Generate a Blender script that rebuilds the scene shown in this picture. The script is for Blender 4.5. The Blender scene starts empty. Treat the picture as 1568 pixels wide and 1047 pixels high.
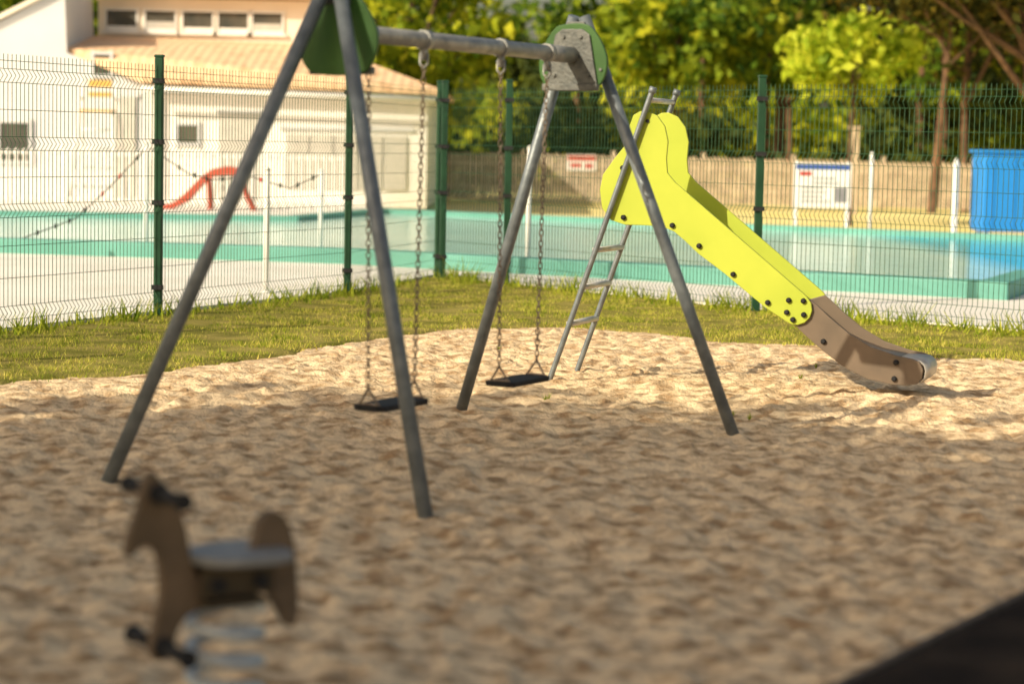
import bpy, math, random
import numpy as np
from mathutils import Vector, Matrix, noise
random.seed(7)
RNG = np.random.default_rng(11)
scene = bpy.context.scene
try:
    scene.view_settings.view_transform = 'Standard'
    scene.view_settings.look = 'None'
    scene.view_settings.exposure = 0
except Exception: pass
COL = scene.collection

# ------------------------------------------------------------------ materials
def M(name, c1, c2=None, scale=6.0, rough=0.6, metal=0.0, bump=0.0, bscale=40.0, spec=0.5, detail=6.0,
      transl=0.0, island=False, lo=0.35, hi=0.65, c3=None, bdist=0.02):
    m = bpy.data.materials.new(name); m.use_nodes = True
    nt = m.node_tree; n = nt.nodes; l = nt.links
    b = n['Principled BSDF']; out = n['Material Output']
    b.inputs['Roughness'].default_value = rough
    b.inputs['Metallic'].default_value = metal
    b.inputs['Specular IOR Level'].default_value = spec
    tc = n.new('ShaderNodeTexCoord')
    c2 = c2 or tuple(min(1, c*0.8) for c in c1)
    ramp = n.new('ShaderNodeValToRGB')
    ramp.color_ramp.elements[0].position = lo; ramp.color_ramp.elements[1].position = hi
    ramp.color_ramp.elements[0].color = (*c1, 1); ramp.color_ramp.elements[1].color = (*c2, 1)
    if c3:
        e = ramp.color_ramp.elements.new((lo+hi)/2); e.color = (*c3, 1)
    if island:
        g = n.new('ShaderNodeNewGeometry')
        nz = n.new('ShaderNodeTexNoise'); nz.inputs['Scale'].default_value = scale
        nz.inputs['Detail'].default_value = 2
        l.new(tc.outputs['Object'], nz.inputs['Vector'])
        mx = n.new('ShaderNodeMix'); mx.data_type = 'FLOAT'; mx.inputs[0].default_value = 0.55
        l.new(g.outputs['Random Per Island'], mx.inputs[2]); l.new(nz.outputs['Fac'], mx.inputs[3])
        l.new(mx.outputs[0], ramp.inputs['Fac'])
    else:
        nz = n.new('ShaderNodeTexNoise'); nz.inputs['Scale'].default_value = scale
        nz.inputs['Detail'].default_value = detail
        l.new(tc.outputs['Object'], nz.inputs['Vector'])
        l.new(nz.outputs['Fac'], ramp.inputs['Fac'])
    l.new(ramp.outputs['Color'], b.inputs['Base Color'])
    if bump > 0:
        nb = n.new('ShaderNodeTexNoise'); nb.inputs['Scale'].default_value = bscale; nb.inputs['Detail'].default_value = 6
        l.new(tc.outputs['Object'], nb.inputs['Vector'])
        bp = n.new('ShaderNodeBump'); bp.inputs['Strength'].default_value = bump; bp.inputs['Distance'].default_value = bdist
        l.new(nb.outputs['Fac'], bp.inputs['Height']); l.new(bp.outputs['Normal'], b.inputs['Normal'])
    if transl > 0:
        t = n.new('ShaderNodeBsdfTranslucent'); ms = n.new('ShaderNodeMixShader'); ms.inputs[0].default_value = transl
        l.new(ramp.outputs['Color'], t.inputs['Color'])
        l.new(b.outputs[0], ms.inputs[1]); l.new(t.outputs[0], ms.inputs[2]); l.new(ms.outputs[0], out.inputs['Surface'])
    return m

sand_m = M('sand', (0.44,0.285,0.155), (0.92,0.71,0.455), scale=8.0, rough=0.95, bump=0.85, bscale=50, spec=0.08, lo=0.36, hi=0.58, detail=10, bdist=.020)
grass_m = M('lawn_soil', (0.17,0.17,0.03), (0.36,0.30,0.09), scale=3, rough=0.95, bump=0.7, bscale=60, spec=0.05)
blade_m = M('grass_blades', (0.15,0.24,0.012), (0.80,0.68,0.17), scale=1.6, rough=0.7, spec=0.1, transl=0.35, island=True, lo=0.28, hi=0.70, c3=(0.46,0.49,0.06))
weed_m = M('weed_leaves', (0.12,0.22,0.012), (0.60,0.62,0.07), scale=2.2, rough=0.7, spec=0.1, transl=0.4, island=True, lo=0.2, hi=0.8)
farlawn_m = M('dry_lawn', (0.82,0.69,0.25), (0.90,0.76,0.38), scale=0.4, rough=0.95, bump=0.3, bscale=10, spec=0.05)
deck_m = M('pool_deck', (0.90,0.87,0.82), (0.82,0.78,0.72), scale=0.8, rough=0.8, bump=0.1, bscale=30)
kerb_m = M('teal_kerb', (0.105,0.33,0.28), (0.14,0.40,0.345), scale=1.5, rough=0.6)
galv_m = M('galvanised_steel', (0.42,0.42,0.40), (0.25,0.26,0.26), scale=14, rough=0.48, metal=0.4, bump=0.15, bscale=90)
gplate_m = M('zinc_plate', (0.17,0.175,0.165), (0.10,0.108,0.105), scale=22, rough=0.5, metal=0.35, bump=0.2, bscale=60)
galvd_m = M('painted_steel', (0.22,0.25,0.27), (0.14,0.165,0.185), scale=14, rough=0.42, metal=0.3, bump=0.12, bscale=90)
steel_m = M('stainless', (0.66,0.64,0.60), (0.52,0.50,0.46), scale=10, rough=0.38, metal=0.35)
chain_m = M('chain_steel', (0.30,0.25,0.20), (0.17,0.12,0.08), scale=30, rough=0.5, metal=0.5)
rubber_m = M('black_rubber', (0.016,0.017,0.020), (0.028,0.028,0.03), scale=20, rough=0.7, spec=.3)
green_m = M('green_panel', (0.026,0.095,0.012), (0.04,0.128,0.017), scale=5, rough=0.5, bump=0.1, bscale=300)
yel_m = M('yellow_green_panel', (0.50,0.57,0.060), (0.43,0.515,0.05), scale=2.5, rough=0.5, bump=0.08, bscale=250, spec=.4)
brn_m = M('taupe_panel', (0.185,0.137,0.098), (0.14,0.107,0.078), scale=5, rough=0.5, bump=0.1, bscale=200)
chute_m = M('beige_chute', (0.36,0.29,0.22), (0.28,0.225,0.17), scale=5, rough=0.45)
rider_m = M('horse_panel', (0.19,0.135,0.088), (0.115,0.085,0.056), scale=7, rough=0.6, bump=0.1, bscale=100, spec=.3)
seat_m = M('grey_seat', (0.27,0.28,0.29), (0.19,0.20,0.21), scale=30, rough=0.5)
fence_m = M('fence_green', (0.022,0.085,0.035), (0.035,0.11,0.05), scale=8, rough=0.5)
post_m = M('fence_post_green', (0.006,0.044,0.020), (0.010,0.06,0.027), scale=8, rough=0.45)
timber_m = M('dark_timber', (0.014,0.009,0.007), (0.038,0.026,0.018), scale=5, rough=0.95, bump=0.5, bscale=20, spec=.1)
timb2_m = M('timber_edge', (0.15,0.11,0.08), (0.07,0.05,0.035), scale=15, rough=0.8)
white_m = M('white_paint', (0.84,0.83,0.80), (0.76,0.75,0.72), scale=3, rough=0.6)
wallw_m = M('white_render', (0.90,0.88,0.84), (0.84,0.82,0.78), scale=0.8, rough=0.85, bump=0.15, bscale=15)
wallg_m = M('grey_render', (0.66,0.67,0.69), (0.58,0.59,0.62), scale=0.6, rough=0.85, bump=0.15, bscale=15)
cream_m = M('cream_render', (0.86,0.77,0.65), (0.79,0.70,0.58), scale=0.8, rough=0.85, bump=0.15, bscale=15)
glass_m = M('window_glass', (0.06,0.065,0.06), (0.12,0.11,0.09), scale=2, rough=0.15)
blind_m = M('shutter', (0.58,0.55,0.50), (0.50,0.48,0.44), scale=4, rough=0.7)
picket_m = M('weathered_wood', (0.62,0.51,0.38), (0.43,0.35,0.26), scale=3, rough=0.85, bump=0.3, bscale=15)
bark_m = M('bark', (0.14,0.085,0.05), (0.07,0.045,0.03), scale=5, rough=0.95, bump=0.8, bscale=8)
pbark_m = M('pine_bark', (0.20,0.11,0.06), (0.10,0.06,0.035), scale=4, rough=0.95, bump=0.8, bscale=8)
red_m = M('red_plastic', (0.50,0.09,0.05), (0.42,0.07,0.04), scale=3, rough=0.5)
blue_m = M('blue_cover', (0.010,0.22,0.62), (0.016,0.25,0.70), scale=1.5, rough=0.6)
yelo_m = M('orange_yellow', (0.75,0.46,0.12), (0.65,0.38,0.09), scale=3, rough=0.5)
ink_m = M('dark_print', (0.20,0.20,0.22), (0.28,0.28,0.30), rough=0.7)
bluep_m = M('blue_print', (0.03,0.08,0.30), (0.04,0.10,0.36), rough=0.6)
redp_m = M('red_print', (0.6,0.06,0.04), (0.5,0.05,0.04), rough=0.6)
lf_yel = M('leaves_yellowgreen', (0.08,0.15,0.010), (0.68,0.66,0.035), scale=0.55, rough=0.6, spec=0.2, transl=0.4, island=True, lo=0.28, hi=0.75, c3=(0.33,0.41,0.02))
lf_ash = M('leaves_ash', (0.18,0.30,0.012), (0.74,0.78,0.07), scale=0.9, rough=0.6, spec=0.2, transl=0.45, island=True, lo=0.25, hi=0.75, c3=(0.44,0.54,0.03))
lf_grn = M('leaves_green', (0.022,0.07,0.008), (0.36,0.43,0.025), scale=0.5, rough=0.6, spec=0.2, transl=0.35, island=True, lo=0.28, hi=0.76, c3=(0.12,0.21,0.014))
lf_drk = M('leaves_dark', (0.012,0.030,0.007), (0.12,0.15,0.02), scale=0.4, rough=0.7, spec=0.15, island=True, lo=0.25, hi=0.8, c3=(0.045,0.063,0.012))
lf_pin = M('pine_needles', (0.016,0.022,0.005), (0.20,0.15,0.02), scale=0.5, rough=0.7, spec=0.1, island=True, lo=0.28, hi=0.8, c3=(0.06,0.06,0.010))
lf_shd = M('leaves_shade', (0.03,0.07,0.008), (0.10,0.14,0.015), scale=0.5, rough=0.7, spec=0.1, island=True)

def roof_mat():
    m = M('terracotta_tiles', (0.76,0.49,0.29), (0.64,0.38,0.21), scale=2.5, rough=0.85, lo=0.3, hi=0.7, c3=(0.85,0.59,0.37))
    n=m.node_tree.nodes; l=m.node_tree.links
    tc=n.new('ShaderNodeTexCoord'); w=n.new('ShaderNodeTexWave'); w.inputs['Scale'].default_value=1.5
    w.bands_direction='X'; l.new(tc.outputs['Object'],w.inputs['Vector'])
    bp=n.new('ShaderNodeBump'); bp.inputs['Strength'].default_value=0.25; bp.inputs['Distance'].default_value=0.05
    l.new(w.outputs['Fac'],bp.inputs['Height']); l.new(bp.outputs['Normal'],n['Principled BSDF'].inputs['Normal'])
    return m
roof_m = roof_mat()
def water_mat():
    m = M('pool_water', (0.46,0.74,0.71), (0.54,0.80,0.76), scale=0.3, rough=0.1, spec=0.25)
    n=m.node_tree.nodes; l=m.node_tree.links; b=n['Principled BSDF']
    b.inputs['IOR'].default_value=1.10
    tc=n.new('ShaderNodeTexCoord'); sp=n.new('ShaderNodeSeparateXYZ'); l.new(tc.outputs['Object'],sp.inputs[0])
    mr=n.new('ShaderNodeMapRange'); mr.inputs['From Min'].default_value=5.6; mr.inputs['From Max'].default_value=6.3
    l.new(sp.outputs['X'],mr.inputs['Value'])
    mx=n.new('ShaderNodeMix'); mx.data_type='RGBA'; l.new(mr.outputs[0],mx.inputs[0])
    src=b.inputs['Base Color'].links[0].from_socket
    l.new(src,mx.inputs[6]); mx.inputs[7].default_value=(0.07,0.47,0.64,1); l.new(mx.outputs[2],b.inputs['Base Color'])
    nz=n.new('ShaderNodeTexNoise'); nz.inputs['Scale'].default_value=3.5; nz.inputs['Detail'].default_value=3; l.new(tc.outputs['Object'],nz.inputs['Vector'])
    bp=n.new('ShaderNodeBump'); bp.inputs['Strength'].default_value=0.35; bp.inputs['Distance'].default_value=0.05
    l.new(nz.outputs['Fac'],bp.inputs['Height']); l.new(bp.outputs['Normal'],b.inputs['Normal'])
    return m
water_m = water_mat()

# ------------------------------------------------------------------ mesh helpers
class MB:
    def __init__(s): s.v=[]; s.f=[]
    def add(s, vs, fs):
        o=len(s.v); s.v += [tuple(v) for v in vs]; s.f += [tuple(i+o for i in f) for f in fs]
    def tube(s, p0, p1, r, seg=12, r1=None, cap=True):
        s.path([p0,p1], [r, r if r1 is None else r1], seg, cap)
    def path(s, pts, r, seg=12, cap=True):
        pts=[Vector(p) for p in pts]
        if not isinstance(r,(list,tuple)): r=[r]*len(pts)
        vs=[]; fs=[]; up=None
        for i,p in enumerate(pts):
            t=(pts[min(i+1,len(pts)-1)]-pts[max(i-1,0)]).normalized()
            if up is None:
                up=Vector((0,0,1)) if abs(t.z)<0.9 else Vector((0,1,0))
            a=t.cross(up).normalized(); b=a.cross(t).normalized(); up=b
            for k in range(seg):
                an=2*math.pi*k/seg
                vs.append(p+(a*math.cos(an)+b*math.sin(an))*r[i])
        for i in range(len(pts)-1):
            for k in range(seg):
                k2=(k+1)%seg
                fs.append((i*seg+k,i*seg+k2,(i+1)*seg+k2,(i+1)*seg+k))
        if cap:
            fs.append(tuple(range(seg))); fs.append(tuple((len(pts)-1)*seg+k for k in reversed(range(seg))))
        s.add(vs,fs)
    def box(s, c, size, ax=(1,0,0), ay=(0,1,0), az=(0,0,1)):
        c=Vector(c); ax=Vector(ax); ay=Vector(ay); az=Vector(az)
        vs=[c+ax*(size[0]/2*i)+ay*(size[1]/2*j)+az*(size[2]/2*k) for i in(-1,1) for j in(-1,1) for k in(-1,1)]
        s.add(vs,[(0,1,3,2),(4,6,7,5),(0,4,5,1),(2,3,7,6),(0,2,6,4),(1,5,7,3)])
    def prism(s, pts, O, a, n, w0, w1):
        O=Vector(O); a=Vector(a); n=Vector(n); up=Vector((0,0,1)); N=len(pts)
        vs=[O+a*p[0]+up*p[1]+n*w0 for p in pts]+[O+a*p[0]+up*p[1]+n*w1 for p in pts]
        fs=[tuple(range(N)), tuple(reversed(range(N,2*N)))]
        for i in range(N):
            j=(i+1)%N; fs.append((j,i,N+i,N+j))
        s.add(vs,fs)
    def build(s, name, mat, parent=None, smooth=False, bevel=0.0, recalc=True):
        me=bpy.data.meshes.new(name); me.from_pydata(s.v,[],s.f); me.validate()
        if recalc:
            import bmesh
            bm=bmesh.new(); bm.from_mesh(me); bmesh.ops.recalc_face_normals(bm,faces=bm.faces); bm.to_mesh(me); bm.free()
        ob=bpy.data.objects.new(name,me); COL.objects.link(ob); me.materials.append(mat)
        if parent: ob.parent=parent
        if smooth:
            for p in me.polygons: p.use_smooth = len(p.vertices)<=4
        if bevel>0:
            md=ob.modifiers.new('bevel','BEVEL'); md.width=bevel; md.segments=2; md.limit_method='ANGLE'; md.angle_limit=math.radians(50)
        return ob
def E(name):
    e=bpy.data.objects.new(name,None); COL.objects.link(e); e.empty_display_size=0.2; return e
def chaikin(p, n=1):
    for _ in range(n):
        q=[]
        for i in range(len(p)):
            a=p[i]; b=p[(i+1)%len(p)]
            q.append((a[0]*.75+b[0]*.25,a[1]*.75+b[1]*.25)); q.append((a[0]*.25+b[0]*.75,a[1]*.25+b[1]*.75))
        p=q
    return p
def np_mesh(name, V, F, mat, parent=None, smooth=False):
    me=bpy.data.meshes.new(name); nv=len(V); nf=len(F); k=F.shape[1]
    me.vertices.add(nv); me.vertices.foreach_set('co',V.astype(np.float32).ravel())
    me.loops.add(nf*k); me.loops.foreach_set('vertex_index',F.astype(np.int32).ravel())
    me.polygons.add(nf); me.polygons.foreach_set('loop_start',np.arange(0,nf*k,k,dtype=np.int32))
    try: me.polygons.foreach_set('loop_total',np.full(nf,k,dtype=np.int32))
    except Exception: pass
    me.update(calc_edges=True); me.validate()
    if smooth: me.polygons.foreach_set('use_smooth',np.ones(nf,dtype=bool))
    ob=bpy.data.objects.new(name,me); COL.objects.link(ob); me.materials.append(mat)
    if parent: ob.parent=parent
    return ob

# ------------------------------------------------------------------ terrain functions
BX=[-12,-6,-3.07,-2.25,-1.7,-1.1,-.44,.36,1.15,1.56,2.33,2.96,3.73,6,14]
BY=[9.0,11,13.0,13.8,14.9,16.4,17.5,17.9,17.5,16.9,16.6,15.9,15.8,15.3,14.0]
FP=[(-8,6.5),(-5.4,12.4),(-4.2,15.2),(-2.95,18.0),(-1.6,20.9),(-.84,23.9),(2.23,19.9),(4.6,17.6),(9,13.3)]
FX=[p[0] for p in FP]; FY=[p[1] for p in FP]
def sdist(x,y):
    b=float(np.interp(x,BX,BY))
    return y-b+0.28*noise.noise(Vector((x*1.3,y*1.3,3)))+0.14*noise.noise(Vector((x*5,y*5,9)))
def sand_h(x,y):
    wx=x+.05*noise.noise(Vector((x*5,y*5,20))); wy=y+.05*noise.noise(Vector((x*5,y*5,30)))
    a=noise.noise(Vector((x*1.7,y*1.5,1.3)))*0.020
    b=noise.noise(Vector((wx*5.8,wy*5.0,4.1)))
    b=(1-abs(b)*2.2)*0.016 - 0.005
    e=noise.noise(Vector((wx*10.5,wy*9,14.1)))*0.020
    c=noise.noise(Vector((wx*20,wy*17,7.7)))*0.013
    d=noise.noise(Vector((x*34,y*34,2.7)))*0.005
    h=a+b+e+c+d-.01
    h+=0.030*math.exp(-(((x-2.35)/.5)**2+((y-13.1)/.35)**2))
    h-=0.03*math.exp(-(((x+.53)/.35)**2+((y-9.9)/.35)**2)); h-=0.03*math.exp(-(((x-.04)/.35)**2+((y-11.0)/.35)**2))
    return h
xs=np.concatenate([np.linspace(-12,-4.6,20)[:-1],np.arange(-4.6,5.0,0.022),np.linspace(5.0,14,22)[1:]])
ys=np.concatenate([np.linspace(-14,4.4,30)[:-1],np.arange(4.4,18.8,0.024)])
nx,ny=len(xs),len(ys)
V=np.zeros((ny,nx,3)); 
for j,y in enumerate(ys):
    for i,x in enumerate(xs):
        z=sand_h(x,y)
        if y>8:
            s=sdist(x,y)
            if s>-.4: z*=max(.25,min(1,-s/.4))
            if s>0: z-=s*0.6
        V[j,i]=(x,y,max(z,-0.09))
idx=np.arange(nx*ny).reshape(ny,nx)
F=np.stack([idx[:-1,:-1].ravel(),idx[:-1,1:].ravel(),idx[1:,1:].ravel(),idx[1:,:-1].ravel()],1)
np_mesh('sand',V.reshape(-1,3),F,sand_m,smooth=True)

gx=np.arange(-9,9.5,0.07); gy=np.arange(9,24.6,0.07)
V=np.zeros((len(gy),len(gx),3))
for j,y in enumerate(gy):
    for i,x in enumerate(gx):
        s=sdist(x,y)
        V[j,i]=(x,y,max(-0.11,min(0.012,s*0.5))+0.010*noise.noise(Vector((x*3,y*3,0))))
idx=np.arange(len(gx)*len(gy)).reshape(len(gy),len(gx))
F=np.stack([idx[:-1,:-1].ravel(),idx[:-1,1:].ravel(),idx[1:,1:].ravel(),idx[1:,:-1].ravel()],1)
np_mesh('lawn',V.reshape(-1,3),F,grass_m,smooth=True)
b=MB(); b.add([(-600,-300,-.13),(600,-300,-.13),(600,900,-.13),(-600,900,-.13)],[(0,1,2,3)]); b.build('ground',farlawn_m,recalc=False)

def nzv(X,Y,s,o):
    return np.array([noise.noise(Vector((x*s,y*s,o))) for x,y in zip(X,Y)])
def blades(name,n,hmin,hmax,wid,cond,mat,ylo=10.5,yhi=24,xlo=-5.5,xhi=6.5,bend=0.5,clump=0.0):
    X=RNG.uniform(xlo,xhi,n); Y=RNG.uniform(ylo,yhi,n)
    B=np.interp(X,BX,BY); Fy=np.interp(X,FX,FY)
    keep=cond(X,Y,B,Fy); X=X[keep];Y=Y[keep]; n=len(X)
    cl=nzv(X,Y,2.6,5)+.6*nzv(X,Y,8,6)
    if clump>0:
        k=cl>RNG.uniform(-.7,.25,n)*clump; X=X[k];Y=Y[k];cl=cl[k];n=len(X)
    h=RNG.uniform(hmin,hmax,n)*(1+1.0*np.clip(cl,-.5,.9)); a=RNG.uniform(0,2*np.pi,n); w=wid*RNG.uniform(.6,1.3,n)
    lx=RNG.normal(0,bend,n)*h; ly=RNG.normal(0,bend,n)*h
    z0=np.full(n,-0.005)
    v0=np.stack([X-np.cos(a)*w,Y-np.sin(a)*w,z0],1); v1=np.stack([X+np.cos(a)*w,Y+np.sin(a)*w,z0],1)
    v2=np.stack([X+lx,Y+ly,h],1)
    V=np.stack([v0,v1,v2],1).reshape(-1,3); F=np.arange(3*n).reshape(-1,3)
    return np_mesh(name,V,F,mat)
blades('grass',400000,.012,.040,.0048,lambda X,Y,B,F:(Y>B+.02+.25*np.random.default_rng(3).normal(0,.5,len(X)))&(Y<F+.05)&(Y>B-.15),blade_m,clump=1)
def nearf(X,Y,B,F):
    d=F-Y; 
    k=(d>-.12)&(d<.9)&(Y>B)
    return k&(np.random.default_rng(5).random(len(X))<np.exp(-np.maximum(d,0)*3.2))
blades('fence_foot_grass',150000,.03,.175,.011,nearf,weed_m,bend=.5,clump=1)
rg=np.random.default_rng(77); VV=[]
for (cx,cy) in ((1.33,12.0),(1.25,12.15),(.2,12.6),(.22,12.7),(1.9,14.2),(2.1,14.9),(2.6,15.4),(-.1,15.9)):
    for q in range(12):
        a=rg.uniform(0,6.28); w=.005; h=rg.uniform(.02,.05); l=rg.uniform(.01,.035)
        z=sand_h(cx,cy)*.6
        VV+= [(cx-math.sin(a)*w,cy+math.cos(a)*w,z),(cx+math.sin(a)*w,cy-math.cos(a)*w,z),(cx+math.cos(a)*l,cy+math.sin(a)*l,z+h)]
np_mesh('seedlings',np.array(VV),np.arange(len(VV)).reshape(-1,3),weed_m)

# ------------------------------------------------------------------ deck and pool
b=MB(); dp=[(-8,6.6),(-5.45,12.5),(-4.25,15.3),(-3.0,18.12),(-1.65,21.0),(-.86,24.1),(2.30,20.05),(4.7,17.75),(9,13.45),(40,13.4),(40,28),(12,34.8),(-3,43.5),(-3,60),(-60,60),(-60,6.6)]
b.add([(p[0],p[1],.035) for p in dp]+[(p[0],p[1],-.12) for p in dp],[tuple(range(len(dp)))]+[(i,(i+1)%len(dp),len(dp)+(i+1)%len(dp),len(dp)+i) for i in range(len(dp))])
b.build('pool_deck',deck_m)
PO=[(-14,28.2),(-1.9,26.0),(2.2,23.6),(4.8,22.2),(5.6,24.2),(14,27.5),(14,31.0),(8.2,34.2),(-2.4,41),(-3.6,36.2),(-14,35.5)]
def offset(P,d):
    out=[];n=len(P)
    for i in range(n):
        a=Vector(P[i-1]);c=Vector(P[i]);e=Vector(P[(i+1)%n])
        t1=(c-a).normalized();t2=(e-c).normalized()
        n1=Vector((t1.y,-t1.x));n2=Vector((t2.y,-t2.x)); m=(n1+n2).normalized(); m=m/max(.4,m.dot(n1))
        out.append(tuple(c+m*d))
    return out
pool=E('swimming_pool')
outp=offset(PO,.32); N=len(PO); b=MB()
zt=.215
vs=[(p[0],p[1],.03) for p in outp]+[(p[0],p[1],zt) for p in outp]+[(p[0],p[1],zt) for p in PO]+[(p[0],p[1],.04) for p in PO]
fs=[]
for i in range(N):
    j=(i+1)%N
    fs+= [(i,j,N+j,N+i),(N+i,N+j,2*N+j,2*N+i),(2*N+i,2*N+j,3*N+j,3*N+i)]
b.add(vs,fs); b.build('kerb',kerb_m,pool,bevel=.02)
b=MB(); b.add([(p[0],p[1],.13) for p in PO],[tuple(range(N))]); b.build('water',water_m,pool,recalc=False)

# ------------------------------------------------------------------ mesh fence
def fence_seg(b,p0,p1,H=2.08):
    p0=Vector((*p0,0));p1=Vector((*p1,0)); t=(p1-p0); L=t.length; t.normalize(); n=Vector((t.y,-t.x,0))
    if n.y>0: n=-n
    folds=[.16,.92,1.42,1.92]
    prof=[(0.04,0)]
    for f in folds: prof+=[(f-.05,0),(f,.035),(f+.05,0)]
    prof.append((H,0))
    k=int(L/.05); r=.0020
    for i in range(k+1):
        o=p0+t*(L*i/k)
        pts=[o+n*q[1]+Vector((0,0,q[0])) for q in prof]
        vs=[];fs=[]
        for p in pts:
            vs+= [p+t*r+n*r,p-t*r+n*r,p-t*r-n*r,p+t*r-n*r]
        for m in range(len(pts)-1):
            for q in range(4):
                fs.append((m*4+q,m*4+(q+1)%4,m*4+4+(q+1)%4,m*4+4+q))
        b.add(vs,fs)
    zs=sorted(set([.05]+[f-.05 for f in folds]+[f+.05 for f in folds]+[.42,.66,1.17,1.67,2.03]))
    for z in zs:
        b.tube(p0+Vector((0,0,z))+n*.006,p1+Vector((0,0,z))+n*.006,.0023,4)
def posts(b,c,pl,H=2.14):
    for p in pl:
        b.box((p[0],p[1],H/2-.05),(.07,.07,H+.1)); b.box((p[0],p[1],H+.012),(.08,.08,.024))
        for z in(.25,.95,1.45,1.95): c.box((p[0],p[1]-.04,z),(.10,.03,.04))
for segs,pl in (([(FP[i],FP[i+1]) for i in range(0,5)],FP[0:6]),([(FP[i],FP[i+1]) for i in range(5,8)],[(-.78,23.72),(-.08,22.9)]+FP[6:])):
    fe=E('wire_mesh_fence'); b=MB()
    for s in segs: fence_seg(b,*s)
    b.build('wires',fence_m,fe,recalc=False)
    b=MB(); c=MB(); posts(b,c,pl); b.build('posts',post_m,fe,bevel=.008); c.build('clips',rubber_m,fe)

# ------------------------------------------------------------------ swing set
sw=E('swing_set')
bd=Vector((.466,.885,0)).normalized(); hd=Vector((.885,-.466,0)).normalized(); U=Vector((0,0,1))
A=Vector((-.80,9.40,0)); Bq=Vector((.317,11.52,0))
legs=MB()
for foot,ap,sg in (((-1.747,9.37),A,-1),((-.3335,8.62),A,1),((-.278,12.15),Bq,-1),((1.176,11.36),Bq,1)):
    f=Vector((*foot,0)); top=ap+hd*(.028*sg)+U*2.17; d=(top-f).normalized()
    legs.tube(f-d*.25,top,.032,20)
legs.build('legs',galvd_m,sw,True)
BEAM=1.965
pan=chaikin([(-.08,.175),(.06,.185),(.12,.15),(.185,.05),(.205,-.03),(.18,-.12),(.12,-.175),(-.12,-.175),(-.18,-.13),(-.205,-.03),(-.18,.06),(-.12,.15)],2)
pl=[(-.15,-.135),(.15,-.135),(.10,.12),(.06,.15),(-.06,.15),(-.10,.12)]
g=MB(); pm=MB(); bm_=MB()
for ap,s in((A,1),(Bq,-1)):
    n=bd*s
    g.prism(pan,ap+U*(BEAM-.015),hd,n,.045,.065)
    pm.prism(pl,ap+U*(BEAM-.015),hd,n,.068,.078)
    pm.prism([(-.16,-.17),(.16,-.17),(.16,-.135),(-.16,-.135)],ap+U*(BEAM-.015),hd,n,.066,.10)
    pm.prism([(-.07,.13),(.07,.13),(.05,.19),(-.05,.19)],ap+U*(BEAM-.015),hd,n,.03,.044)
    for q in((-.1,-.09),(.1,-.09),(-.05,.11),(.05,.11)):
        o=ap+U*(BEAM-.015+q[1])+hd*q[0]; bm_.tube(o+n*.078,o+n*.088,.010,8)
    for q in((-.165,-.06),(.165,-.06)):
        o=ap+U*(BEAM-.015+q[1])+hd*q[0]; bm_.tube(o+n*.066,o+n*.073,.008,8)
g.build('side_panels',green_m,sw,bevel=.005); pm.build('gusset_plates',gplate_m,sw,bevel=.003); bm_.build('bolts',gplate_m,sw)
b=MB()
def bp(t,z=BEAM): 
    p=A+(Bq-A)*t; return Vector((p.x,p.y,z))
b.tube(A+bd*.08+U*BEAM,Bq-bd*.08+U*BEAM,.038,24)
b.tube(Bq-bd*.35+U*BEAM,Bq-bd*.081+U*BEAM,.043,24); b.tube(A+bd*.081+U*BEAM,A+bd*.2+U*BEAM,.043,24)
b.build('crossbar',galv_m,sw,True)
ch=MB(); hg=MB(); st=MB(); sm=MB()
def link(b,c,ax,ay,L=.036,W=.0185,r=.0030):
    pts=[];hl=L/2-W/2;hw=W/2
    for k in range(5): a=math.pi*k/4; pts.append((hw*math.cos(a),hl+hw*math.sin(a)))
    for k in range(5): a=math.pi+math.pi*k/4; pts.append((hw*math.cos(a),-hl+hw*math.sin(a)))
    n=len(pts);seg=5;vs=[];fs=[];az=ax.cross(ay)
    for i,(x,y) in enumerate(pts):
        cy=hl if i<5 else -hl
        rd=(ax*x+ay*(y-cy)).normalized()
        for k in range(seg):
            an=2*math.pi*k/seg; vs.append(c+ax*x+ay*y+(rd*math.cos(an)+az*math.sin(an))*r)
    for i in range(n):
        j=(i+1)%n
        for k in range(seg): fs.append((i*seg+k,j*seg+k,j*seg+(k+1)%seg,i*seg+(k+1)%seg))
    b.add(vs,fs)
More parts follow.
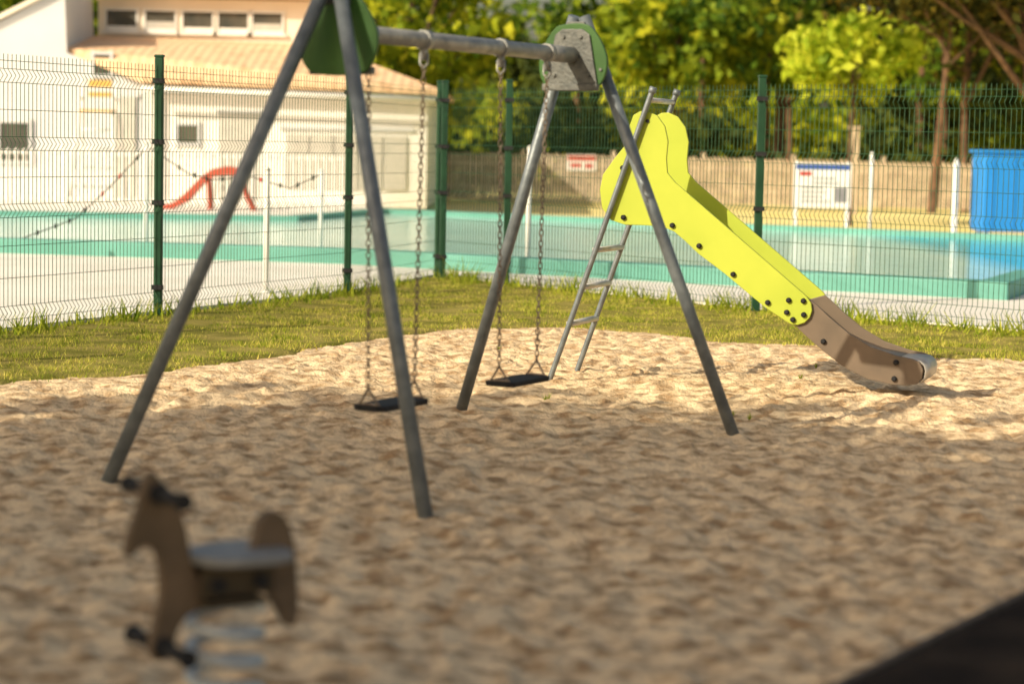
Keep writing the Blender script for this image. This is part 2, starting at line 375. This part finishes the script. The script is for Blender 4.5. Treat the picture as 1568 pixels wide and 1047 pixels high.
for t0,t1 in((.126,.328),(.642,.851)):
    tm=(t0+t1)/2; c=bp(tm,.295)
    pts=[(-.215,-.05),(-.195,-.085),(.195,-.085),(.215,-.05),(.215,.05),(.195,.085),(-.195,.085),(-.215,.05)]
    up=[c+bd*p[0]+hd*p[1]+U*(.011+ .006*abs(p[0]/.2)) for p in pts]; lo=[c+bd*p[0]*.98+hd*p[1]*.97-U*.010 for p in pts]
    st.add(up+lo,[tuple(range(8)),tuple(reversed(range(8,16)))]+[(i,i+8,(i+1)%8+8,(i+1)%8) for i in range(8)])
    for tt,sg in((t0,-1),(t1,1)):
        top=bp(tt,BEAM-.06); bot=c+bd*(.205*sg)+U*.10
        hg.tube(bp(tt,BEAM)-bd*.022,bp(tt,BEAM)+bd*.022,.046,20)
        hg.box(bp(tt,BEAM-.06),(.03,.025,.07),bd,hd,U)
        hg.path([top+hd*.02,top+hd*.02-U*.05,top-U*.07,top-hd*.02-U*.05,top-hd*.02],.006,6)
        top=top-U*.07
        d=(bot-top); n=int(d.length/.028); d.normalize()
        ax1=bd-d*bd.dot(d); ax1.normalize(); ax2=ax1.cross(d)
        for i in range(n+1):
            cc=top+(bot-top)*(i/n); link(ch,cc,(ax1*.7+ax2*.7).normalized() if i%2 else (ax1*.7-ax2*.7).normalized(),d)
        for s2 in(-1,1): sm.tube(bot-U*.005,c+bd*(.195*sg)+hd*(.055*s2)+U*.012,.005,6)
        sm.tube(c+bd*(.195*sg)-hd*.055+U*.021,c+bd*(.195*sg)+hd*.055+U*.021,.006,6)
ch.build('chains',chain_m,sw,True,recalc=False); hg.build('hangers',galv_m,sw,True); st.build('seats',rubber_m,sw,bevel=.004); sm.build('seat_shackles',chain_m,sw)

# ------------------------------------------------------------------ slide
sl=E('playground_slide')
O=Vector((.255,13.85,0)); sa=Vector((.94,-.342,0)).normalized(); wn=Vector((.342,.94,0)).normalized(); W=.50
arc=[(1.581+.1*math.cos(math.radians(a)),.524+.1*math.sin(math.radians(a))) for a in(48,22,-4,-30,-56,-82,-108,-128)]
yel=[(.596,1.718),(.661,1.69),(.712,1.625),(.736,1.53),(.728,1.42),(.738,1.335),(.79,1.277),(1.625,.618)]+arc+[(1.40,.515),(1.293,.593),(1.124,.7215),(.954,.837),(.86,.918),(.79,.972),(.71,1.0),(.6,1.004),(.47,1.003),(.374,1.03),(.315,1.105),(.297,1.218),(.315,1.315),(.39,1.42),(.455,1.50),(.478,1.61),(.505,1.69),(.548,1.715)]
brn=[(1.66,.585),(1.70,.555),(1.785,.481),(1.907,.388),(2.048,.312),(2.207,.266),(2.30,.252),(2.345,.235),(2.368,.19),(2.362,.135),(2.335,.10),(2.27,.088),(2.19,.088),(2.03,.1135),(1.871,.187),(1.74,.28),(1.633,.366),(1.53,.46),(1.55,.55)]
def plates(name,P,mat,w0,w1):
    b=MB(); b.prism(P,O,sa,wn,w0,w1); b.prism(P,O,sa,wn,W-w1,W-w0); return b.build(name,mat,sl,bevel=.004)
plates('yellow_side_panels',yel,yel_m,0,.02); plates('taupe_side_panels',brn,brn_m,.0225,.04)
def ribbon(P,w0,w1,th,mat,name):
    b=MB(); v=[]
    for i,(s,z) in enumerate(P):
        a=P[max(i-1,0)];c=P[min(i+1,len(P)-1)]; t=Vector((c[0]-a[0],c[1]-a[1])).normalized(); nn=Vector((t.y,-t.x))
        for (w,d) in((w0,0),(w1,0),(w1,th),(w0,th)):
            v.append(O+sa*(s+nn.x*d)+U*(z+nn.y*d)+wn*w)
    f=[]
    for i in range(len(P)-1):
        for k in range(4): f.append((i*4+k,i*4+(k+1)%4,i*4+4+(k+1)%4,i*4+4+k))
    f+=[(0,1,2,3),tuple(len(P)*4-4+k for k in(3,2,1,0))]
    b.add(v,f); return b.build(name,mat,sl,True)
ribbon([(.40,1.10),(.62,1.11),(.72,1.10),(.80,1.05),(1.20,.735),(1.55,.455)],.021,W-.021,.02,yel_m,'upper_chute')
ribbon([(1.555,.452),(1.66,.43),(1.785,.375),(1.907,.318),(2.05,.270),(2.2,.246)],.041,W-.041,.015,chute_m,'lower_chute')
ribbon([(2.205,.246),(2.29,.246),(2.345,.240),(2.375,.215),(2.386,.18),(2.380,.135),(2.35,.105),(2.28,.096)],.041,W-.041,.008,steel_m,'exit_lip')
lad=MB(); rl=MB()
for w in(-.024,W+.024):
    rl.path([O+wn*w-sa*.05-U*.12,O+wn*w,O+wn*w+sa*.6276+U*1.83,O+wn*w+sa*.645+U*1.845],.018,14)
    rl.tube(O+wn*w+sa*.6276+U*1.83,O+wn*w+sa*.64+U*1.865,.023,14)
rl.build('ladder_rails',galvd_m,sl,True)
for z in(.362,.60,.838):
    s=.6276*z/1.83; lad.box(O+sa*s+U*z+wn*(W/2),(.05,W+.03,.028),sa,wn,U)
lad.tube(O+sa*.612+U*1.785+wn*-.02,O+sa*.612+U*1.785+wn*(W+.02),.017,12)
lad.build('rungs',steel_m,sl,True)
bo=MB()
for s,z in[(.447,1.36),(.46,1.05),(.78,1.01),(.957,.888),(1.18,.72),(1.404,.555),(1.535,.575),(1.627,.575),(1.525,.50),(1.632,.49),(1.565,.457),(1.755,.33),(2.205,.225),(2.197,.125)]:
    yl = s<1.7
    p=O+sa*s+U*z; w=0 if yl else .0225
    bo.tube(p+wn*w,p+wn*(w-.014),.0165,12); bo.tube(p+wn*(w-.014),p+wn*(w-.018),.0165,12,r1=.008)
    p=p+wn*W; bo.tube(p-wn*w,p-wn*(w-.014),.0165,12)
bo.tube(O+sa*.6+U*1.655,O+sa*.6+U*1.655-wn*.008,.012,10)
bo.build('bolt_caps',rubber_m,sl,True)

# ------------------------------------------------------------------ spring rider
sr=E('horse_spring_rider')
R0=Vector((-.71,5.4,0)); fw=Vector((-.82,-.57,0)).normalized(); sd=Vector((.57,-.82,0)).normalized()
front=[(.281,.484),(.272,.53),(.247,.585),(.236,.64),(.222,.675),(.206,.685),(.182,.655),(.15,.615),(.122,.56),(.108,.50),(.098,.43),(.07,.39),(-.04,.39),(-.05,.35),(.02,.33),(.10,.32),(.135,.285),(.15,.225),(.165,.205),(.205,.205),(.212,.25),(.196,.31),(.182,.37),(.186,.44),(.198,.488),(.232,.50),(.258,.474),(.272,.472)]
rear=[(.0,.40),(-.055,.44),(-.078,.49),(-.082,.525),(-.105,.555),(-.14,.557),(-.172,.53),(-.19,.47),(-.198,.40),(-.203,.30),(-.196,.255),(-.172,.25),(-.145,.30),(-.115,.35),(-.06,.375),(.0,.37)]
b=MB(); b.prism(chaikin(front),R0,fw,sd,-.014,.014); b.build('head_and_foreleg',rider_m,sr,bevel=.005)
b=MB(); b.prism(chaikin(rear),R0,fw,sd,-.0175,.0175); b.build('rump_and_hindleg',rider_m,sr,bevel=.005)
b=MB(); spt=chaikin([(.10,-.07),(.10,.07),(.02,.12),(-.10,.13),(-.155,.09),(-.155,-.09),(-.10,-.13),(.02,-.12)],2)
vs=[];n=len(spt)
for z in(.44,.465): vs+=[R0+fw*p[0]+sd*p[1]+U*z for p in spt]
b.add(vs,[tuple(range(n)),tuple(range(n,2*n))]+[(i,(i+1)%n,n+(i+1)%n,n+i) for i in range(n)]); b.build('seat',seat_m,sr,bevel=.006)
b=MB()
for hz,hs in((.625,.195),(.24,.18)):
    c=R0+fw*hs+U*hz
    b.tube(c-sd*.15,c+sd*.15,.013,12)
    for s in(-1,1):
        b.tube(c+sd*.06*s,c+sd*.15*s,.018,12); b.tube(c+sd*.15*s,c+sd*.162*s,.024,12); b.tube(c+sd*.018*s,c+sd*.03*s,.028,12)
b.build('handles_and_footrests',rubber_m,sr,True)
b=MB()
for s in(-1,1):
    b.box(R0+sd*.045*s+U*.395+fw*-.01,(.20,.012,.075),fw,sd,U)
b.box(R0+U*.342,(.17,.15,.014),fw,sd,U); b.build('bracket',M('bracket_brown',(.09,.066,.035),(.05,.037,.02),rough=.7),sr,bevel=.003)
b=MB()
for s in(-1,1):
    for q in(-.07,.05): b.tube(R0+sd*.05*s+fw*q+U*.39,R0+sd*.064*s+fw*q+U*.39,.02,10)
b.build('bracket_bolts',rubber_m,sr)
b=MB(); hp=[]; turns=4.6
for i in range(int(turns*24)+1):
    a=2*math.pi*i/24; hp.append(R0+Vector((.088*math.cos(a),.088*math.sin(a),.325-.33*i/(turns*24))))
b.path(hp,.0155,12); b.build('coil_spring',M('spring_grey',(.56,.60,.62),(.48,.52,.55),scale=20,rough=.35,metal=.2),sr,True)

# ------------------------------------------------------------------ timber border (near right)
tb=E('timber_border'); d=Vector((.63,1.01,0)).normalized(); rgt=Vector((d.y,-d.x,0)); c0=Vector((.81,5.09,0))
b=MB(); b.box(c0+d*1.2+rgt*.21+U*.07,(4.8,.38,.34),d,rgt,U); b.build('sleeper',timber_m,tb,bevel=.015)
b=MB(); b.box(c0+d*1.2+rgt*.005+U*.075,(4.8,.022,.345),d,rgt,U); b.build('worn_edge',timb2_m,tb,bevel=.006)

# ------------------------------------------------------------------ trees
def leafcloud(centers,per,cr,leaf,rng,flat=0.8):
    n=len(centers)*per
    C=np.repeat(centers,per,0)+rng.normal(0,1,(n,3))*np.array([cr,cr,cr*flat])
    a=rng.normal(0,1,(n,3)); a/=np.linalg.norm(a,axis=1,keepdims=True)
    t=rng.normal(0,1,(n,3)); b_=np.cross(a,t); b_/=np.linalg.norm(b_,axis=1,keepdims=True)
    s=(leaf*rng.uniform(.5,1.3,n))[:,None]
    V=np.stack([C-a*s,C-b_*s*.55,C+a*s,C+b_*s*.55],1).reshape(-1,3)
    return V,np.arange(4*n).reshape(-1,4)
def tree(name,x,y,h,rx,rz,cz,nc,per,cr,leaf,mat,bark,seed,tr=.18,lean=(0,0),ry=None,base=0):
    rng=np.random.default_rng(seed); e=E(name); ry=ry or rx
    dirs=rng.normal(0,1,(nc,3)); dirs/=np.linalg.norm(dirs,axis=1,keepdims=True)
    rad=rng.uniform(.35,1.0,nc)**.6
    rad*=1+.22*np.sin(dirs[:,0]*5+seed)*np.cos(dirs[:,2]*4+seed*2)
    C=np.array([x+lean[0],y+lean[1],cz])+dirs*rad[:,None]*np.array([rx,ry,rz])
    V,F=leafcloud(C,per,cr,leaf,rng); np_mesh('crown',V,F,mat,e)
    b=MB(); T=Vector((x+lean[0],y+lean[1],cz+rz*.3)); P=Vector((x,y,base-.15))
    mid=P.lerp(T,.45)+Vector((rng.uniform(-.15,.15),0,0))
    b.path([P,P.lerp(mid,.5),mid,mid.lerp(T,.5),T],[tr*1.25,tr,tr*.8,tr*.5,tr*.2],9)
    for i in range(min(14,nc)):
        c=Vector(C[i]); s0=P.lerp(T,rng.uniform(.4,.85)); m=s0.lerp(c,.5)+Vector((0,0,-.1*rz+rng.uniform(0,.2)))
        b.path([s0,m,c],[tr*.38,tr*.25,tr*.08],6)
    b.build('trunk_and_limbs',bark,e,True,recalc=False); return e
tree('broadleaf_tree',-2.9,60,9,2.5,3.4,4.9,60,60,.36,.22,lf_yel,bark_m,1,.2)
tree('broadleaf_tree',-5.2,70,10,3.2,3.5,5.6,60,70,.45,.24,lf_grn,bark_m,2,.2)
tree('broadleaf_tree',5.0,68,10,2.6,2.9,5.2,60,65,.42,.24,lf_yel,bark_m,3,.22)
tree('broadleaf_tree',2.4,82,9,2.0,2.0,4.0,36,60,.45,.24,lf_drk,bark_m,4,.2)
tree('broadleaf_tree',8.9,74,10,3.0,3.2,6.0,66,65,.45,.24,lf_grn,bark_m,5,.22)
tree('young_ash_tree',7.25,47,5,1.45,.95,3.45,40,56,.19,.15,lf_ash,bark_m,6,.05)
tree('broadleaf_tree',14.8,76,10,3.6,3.3,4.9,60,65,.5,.24,lf_drk,bark_m,8,.2)
tree('broadleaf_tree',19.5,80,10,4.0,3.2,3.8,60,65,.5,.24,lf_yel,bark_m,9,.2)
tree('umbrella_pine_tree',10.9,44,8,4.6,.9,5.5,100,120,.42,.12,lf_pin,pbark_m,10,.2,lean=(-1.0,0),ry=3.5)
tree('umbrella_pine_tree',11.1,58,9,4.4,1.3,6.5,90,110,.5,.14,lf_pin,pbark_m,12,.10,lean=(.5,0),ry=3.5)
tree('pine_tree',12.4,60,9,2.6,2.6,6.4,60,80,.5,.14,lf_pin,pbark_m,13,.10)
tree('cypress_tree',-.6,92,8,1.3,2.7,4.0,44,70,.35,.22,lf_drk,bark_m,14,.15)
tree('cypress_tree',3.6,90,8,1.5,3.0,4.2,44,70,.4,.22,lf_drk,bark_m,15,.15)
tree('broadleaf_tree',-14.5,66,10,3.5,3.5,6.2,60,60,.5,.24,lf_grn,bark_m,16,.25)
for i,(x,y) in enumerate(((5.6,66),(8.0,70),(12.2,66),(14.1,72),(2.0,72),(10.0,80))):
    e=E('slender_tree'); b=MB(); b.path([(x,y,-.1),(x+.05,y,1.6),(x-.05,y,3.3),(x+.1,y,5.5)],[.15,.12,.10,.05],8); b.build('trunk',pbark_m,e,True)
    r_=np.random.default_rng(300+i); Vl,Fl=leafcloud(np.array([(x+r_.normal(0,.7),y+r_.normal(0,.7),5.2+r_.normal(0,.8)) for _ in range(16)]),50,.35,.2,r_); np_mesh('crown',Vl,Fl,lf_grn,e)
rng=np.random.default_rng(21); C=[]
for i in range(400):
    x=rng.uniform(-45,60); y=rng.uniform(98,112)
    top=5.6+1.6*math.sin(x*.23)+1.6*math.sin(x*.61+1)
    if 0<x<4.5: top=4.6
    if x>6: top+=3.5
    if x<-4: top+=2.5
    C.append((x,y,rng.uniform(.5,top)))
V,F=leafcloud(np.array(C),110,.9,.36,rng); np_mesh('distant_trees',V,F,lf_grn)
C=[(x:=rng.uniform(-7,24),rng.uniform(62.5,64.5),rng.uniform(.2,1.6+.7*math.sin(x*1.3))) for _ in range(150)]
V,F=leafcloud(np.array(C),80,.42,.17,rng); np_mesh('hedge',V,F,lf_drk)
C=[(rng.uniform(-5,24),rng.uniform(84,88),rng.uniform(.2,3.2)) for _ in range(150)]
V,F=leafcloud(np.array(C),80,.6,.24,rng); np_mesh('hedge',V,F,lf_yel)
# tall shade trees to the left behind the viewpoint
for i,(x,nc) in enumerate(((-31,90),(-28,90),(-25.2,100),(-22.4,110),(-19.6,110),(-16.8,110),(-13.8,100),(-10.4,50),(-6.8,36))):
    cz=8.38+(.12 if i%2 else -.12)
    tree('shade_tree',x,-2.0-.35*(i%2),13,2.9,4.3,cz,nc,46,.50,.28,lf_shd,bark_m,40+i,.3,ry=2.0)

# ------------------------------------------------------------------ background picket fence, signs, posts
pf=E('wooden_picket_fence'); b=MB()
x=-7.0
while x<25:
    h=1.22+random.uniform(-.03,.03); b.box((x,58,h/2),(.10,.02,h)); x+=.135
for z in(.35,.95): b.box((9,58.035,z),(32,.04,.08))
for k in range(14): b.box((-7+2.4*k,58.08,.65),(.11,.09,1.4))
b.build('slats',picket_m,pf)
ib=E('information_board'); b=MB(); x0,y0=5.36,38
for dx in(-.45,.45): b.box((x0+dx,y0+.04,.62),(.06,.05,1.35))
b.box((x0,y0,.88),(1.0,.03,.78)); b.build('board_and_posts',white_m,ib,bevel=.005)
b=MB(); b.box((x0,y0-.018,1.20),(.94,.006,.09)); b.build('header',bluep_m,ib)
b=MB(); b.box((x0-.3,y0-.0185,1.08),(.2,.006,.07)); b.build('pictograms',redp_m,ib)
b=MB()
for k in range(6):
    w=random.uniform(.35,.55); b.box((x0-.38+w/2+ (.2 if k<2 else 0),y0-.0185,1.0-.08*k),(w,.006,.020))
b.box((x0+.32,y0-.0185,.72),(.22,.006,.26))
b.build('text_lines',ink_m,ib)
s1=E('safety_sign'); b=MB(); b.box((1.75,57.95,1.02),(.78,.02,.42)); b.build('plate',white_m,s1)
b=MB(); b.box((1.75,57.935,1.14),(.74,.006,.12)); b.box((1.6,57.935,.95),(.3,.006,.1)); b.box((1.95,57.935,.94),(.2,.006,.12)); b.build('print',redp_m,s1)
def wpost(x,y,h,r=.035,name='white_post'):
    e=E(name); b=MB(); b.tube((x,y,0),(x,y,h),r,10); b.tube((x,y,h),(x,y,h+.03),r*1.25,10,r1=r*.4); b.tube((x,y,.0),(x,y,.05),r*1.8,10); b.build('post',white_m,e,True)
wpost(.16,25.0,1.45,.03); wpost(5.98,36.6,1.45,.03); wpost(-2.35,20.6,1.2,.028); wpost(-4.75,28.0,1.4,.03); wpost(-2.5,28.0,1.1,.03); wpost(-6.3,25,1.2,.03)
p=E('concrete_pillar'); b=MB(); b.box((7.9,51,1.0),(.22,.22,2.0)); b.box((7.9,51,2.03),(.28,.28,.06)); b.build('shaft',picket_m,p,bevel=.01)
# ropes with buoys
rp=E('float_rope'); b=MB(); fl=MB(); fr=MB()
def rope(P):
    b.path(P,.008,6)
    for i in range(len(P)-1):
        for k in range(2):
            q=Vector(P[i]).lerp(Vector(P[i+1]),(k+.5)/2); (fl if (i+k)%3 else fr).path([q-U*.035,q-U*.015,q+U*.015,q+U*.035],[.006,.02,.02,.006],8)
rope([(-6.6,28,.05),(-6.0,28,.28),(-5.65,28,.42),(-5.2,28,.85),(-4.75,28,1.34)]); rope([(-4.7,28,1.34),(-4.2,28,1.02),(-3.9,28,.95),(-3.4,28,1.0),(-2.9,28,.86),(-2.5,28,1.05)])
b.build('rope',rubber_m,rp,True); fl.build('dark_floats',rubber_m,rp,True); fr.build('red_floats',redp_m,rp,True)
rs=E('toddler_slide'); b=MB(); x0,y0=-6.1,44
for w in(-.22,.22):
    P=[(-1.0,.12),(-.8,.16),(-.55,.35),(-.2,.72),(0,.86),(.3,.92),(.55,.86),(.55,.70),(.3,.76),(0,.7),(-.2,.55),(-.5,.2),(-.8,.05),(-1.0,.03)]
    b.prism(P,(x0,y0+w,0),(1,0,0),(0,1,0),-.02,.02)
b.prism([(-1.0,.06),(-.8,.09),(-.5,.25),(-.2,.6),(0,.74),(.5,.8),(.5,.76),(0,.7),(-.2,.55),(-.5,.2),(-.8,.05),(-1,.02)],(x0,y0,0),(1,0,0),(0,1,0),-.199,.199)
for w in(-.2,.2): b.path([(x0+.45,y0+w,.8),(x0+.85,y0+w,0)],.035,8); b.path([(x0-.1,y0+w,.75),(x0-.05,y0+w,0)],.03,8)
for z in(.2,.4,.6): b.tube((x0+.45+.4*(1-z/.8),y0-.2,z),(x0+.45+.4*(1-z/.8),y0+.2,z),.03,8)
b.build('chute_and_steps',red_m,rs)
wf=E('white_railing'); b=MB(); x=-13.5
while x<-3.6: b.box((x,45.5,.6),(.05,.03,1.15)); x+=.17
for z in(.15,1.1): b.box((-8.5,45.53,z),(10,.03,.06))
for k in range(6): b.box((-13.5+2*k,45.56,.65),(.09,.09,1.3))
b.build('bars',white_m,wf)
lc=E('lifeguard_chair'); b=MB(); x0,y0=-8.9,46.3
for dx in(-.35,.35):
    b.tube((x0+dx*1.4,y0-.5,0),(x0+dx,y0-.1,2.0),.035,8); b.tube((x0+dx*1.4,y0+.7,0),(x0+dx,y0+.3,2.75),.035,8)
    b.tube((x0+dx,y0-.2,2.25),(x0+dx,y0+.3,2.25),.03,8)
for z in(.4,.8,1.2,1.6): b.tube((x0-.45+.05*z,y0-.45+.18*z,z),(x0+.45-.05*z,y0-.45+.18*z,z),.025,8)
b.build('frame',white_m,lc,True)
b=MB(); b.box((x0,y0+.05,2.0),(.7,.55,.05)); b.box((x0,y0+.32,2.35),(.5,.04,.10)); b.box((x0,y0+.32,2.58),(.5,.04,.16)); b.build('seat_and_back',yelo_m,lc,bevel=.01)
bl=E('pool_cover_shelter'); b=MB(); b.box((8.5,36,.86),(1.75,.9,1.28)); b.build('blue_body',blue_m,bl,bevel=.04)
b=MB(); b.box((8.47,35.535,.12),(1.5,.05,.06))
for dx in(-.75,.8):
    b.box((8.5+dx,35.7,.12),(.08,.08,.24)); b.box((8.5+dx,36.3,.12),(.08,.08,.24))
b.tube((7.28,36,.0),(7.28,36,1.3),.05,12); b.tube((7.28,36,1.3),(7.28,36,1.40),.05,12,r1=.02); b.build('feet_and_post',white_m,bl)
b=MB()
for k in range(5): b.box((7.8+.35*k,35.545,.86),(.03,.02,1.2))
b.box((8.5,36,1.53),(1.82,.96,.05))
b.build('ribs_and_lid',blue_m,bl)

# ------------------------------------------------------------------ building
hb=E('pool_house'); 
b=MB(); b.box((-7.3,54.6,2.4),(5.4,5.0,4.7)); b.build('upper_storey',cream_m,hb)
b=MB(); b.box((-7.3,54.5,4.86),(6.0,5.8,.16)); b.build('upper_roof',roof_m,hb)
b=MB(); ur=MB(); bl_=MB()
for k,cx in enumerate((190,249,306,360,412)):
    X=(cx-784)/64-.16; w=.74
    b.box((X,52.07,3.93),(w+.2,.14,.06)); b.box((X,52.08,4.47),(w+.12,.06,.05))
    for s in(-1,1): b.box((X+s*w/2,52.075,4.2),(.045,.06,.50))
    b.box((X,52.085,4.02),(w-.06,.03,.12))
    ur.box((X,52.093,4.2),(w,.03,.5))
    if k in(1,4): bl_.box((X,52.07,4.12),(w-.08,.02,.16))
b.build('window_frames',white_m,hb); ur.build('window_glass',glass_m,hb); bl_.build('roller_blinds',blind_m,hb)
b=MB(); b.add([(-10.1,52.05,3.72),(-4.7,52.05,3.62),(-1.7,48.3,2.52),(-8.3,48.3,2.66),(-10.1,48.9,3.3)],[(0,1,2,3,4)])
b.add([(-4.7,52.05,3.62),(-4.5,58,3.62),(-1.7,58,2.52),(-1.7,48.3,2.52)],[(0,1,2,3)])
r=b.build('tiled_roof',roof_m,hb); md=r.modifiers.new('s','SOLIDIFY'); md.thickness=.12
b=MB(); b.box((-5.1,50.4,1.22),(6.2,3.2,2.44)); b.box((-3.6,55,1.22),(3.2,5.6,2.44)); b.build('ground_floor',wallw_m,hb)
b=MB(); b.prism([(-22,0),(-22,2.6),(-11.9,3.75),(-10.6,4.45),(-10.1,4.75),(-10.05,3.3),(-8.25,2.62),(-8.25,0)],(0,48.7,0),(1,0,0),(0,1,0),0,3.2); b.build('gable_wing',wallg_m,hb)
b=MB(); b.prism([(-22.2,2.6),(-11.9,3.8),(-10.5,4.52),(-10.0,4.82),(-10.0,4.90),(-10.55,4.60),(-11.95,3.88),(-22.2,2.68)],(0,48.55,0),(1,0,0),(0,1,0),0,3.5); b.build('gable_roof_edge',cream_m,hb)
g=MB(); f=MB(); sh=MB()
for X,z,w,h in((-9.25,3.05,.42,.5),(-7.35,1.55,.5,.45),(-11.2,1.3,.7,.9)):
    yy=48.66 if X<-8.25 else 48.77
    g.box((X,yy+.02,z),(w,.03,h)); 
    for s in(-1,1):
        f.box((X+s*w/2,yy,z),(.06,.06,h+.12)); f.box((X,yy-.003,z+s*h/2),(w+.05,.06,.06))
for X,w,h in((-6.2,.9,2.0),(-8.75,.5,2.3)):
    yy=48.66 if X<-8.25 else 48.77
    sh.box((X,yy,h/2+.04),(w,.05,h)); f.box((X,yy+.0,h+.08),(w+.14,.07,.07))
for k in range(5): sh.box((-4.9+.55*k,48.765,1.0),(.50,.05,1.2))
f.box((-3.8,48.755,1.75),(3.0,.08,.07))
g.build('ground_windows',glass_m,hb); f.build('trims',wallg_m,hb); sh.build('doors_and_shutters',blind_m,hb)
b=MB(); b.tube((-8.15,48.55,0),(-8.15,48.55,2.6),.05,8); b.tube((-8.3,48.2,2.53),(-1.6,48.2,2.42),.06,8); b.build('gutters',white_m,hb,True)

# ------------------------------------------------------------------ light, sky
el=math.radians(31); az=math.radians(50)
tr=Vector((math.sin(az)*math.cos(el),math.cos(az)*math.cos(el),-math.sin(el)))
ld=bpy.data.lights.new('sun','SUN'); ld.energy=5.0; ld.angle=math.radians(.5); ld.color=(1,.87,.64)
lo=bpy.data.objects.new('sun',ld); COL.objects.link(lo); lo.rotation_euler=tr.to_track_quat('-Z','Y').to_euler(); lo.location=(-20,-30,30)
w=bpy.data.worlds.new('World'); scene.world=w; w.use_nodes=True; nt=w.node_tree
bg=nt.nodes['Background']; sk=nt.nodes.new('ShaderNodeTexSky'); sk.sky_type='NISHITA'; sk.sun_disc=False
sk.sun_elevation=el; sk.sun_rotation=math.radians(230); sk.dust_density=4.0; sk.air_density=1.0; sk.ozone_density=.5
mx=nt.nodes.new('ShaderNodeMix'); mx.data_type='RGBA'; mx.blend_type='MULTIPLY'; mx.inputs[0].default_value=1; mx.inputs[7].default_value=(1,.90,.74,1)
nt.links.new(sk.outputs[0],mx.inputs[6]); nt.links.new(mx.outputs[2],bg.inputs['Color']); bg.inputs['Strength'].default_value=.145

# ------------------------------------------------------------------ camera
cd=bpy.data.cameras.new('camera'); cam=bpy.data.objects.new('camera',cd); COL.objects.link(cam); scene.camera=cam
cd.sensor_width=36; cd.lens=36*3324/1568; cd.clip_end=2000; cd.clip_start=.1
cam.matrix_world=Matrix.Translation((0,0,1.5))@Matrix.Rotation(math.radians(90-5.225),4,'X')@Matrix.Rotation(math.radians(1.2),4,'Z')
cd.dof.use_dof=True; cd.dof.focus_distance=14.8; cd.dof.aperture_fstop=1.6
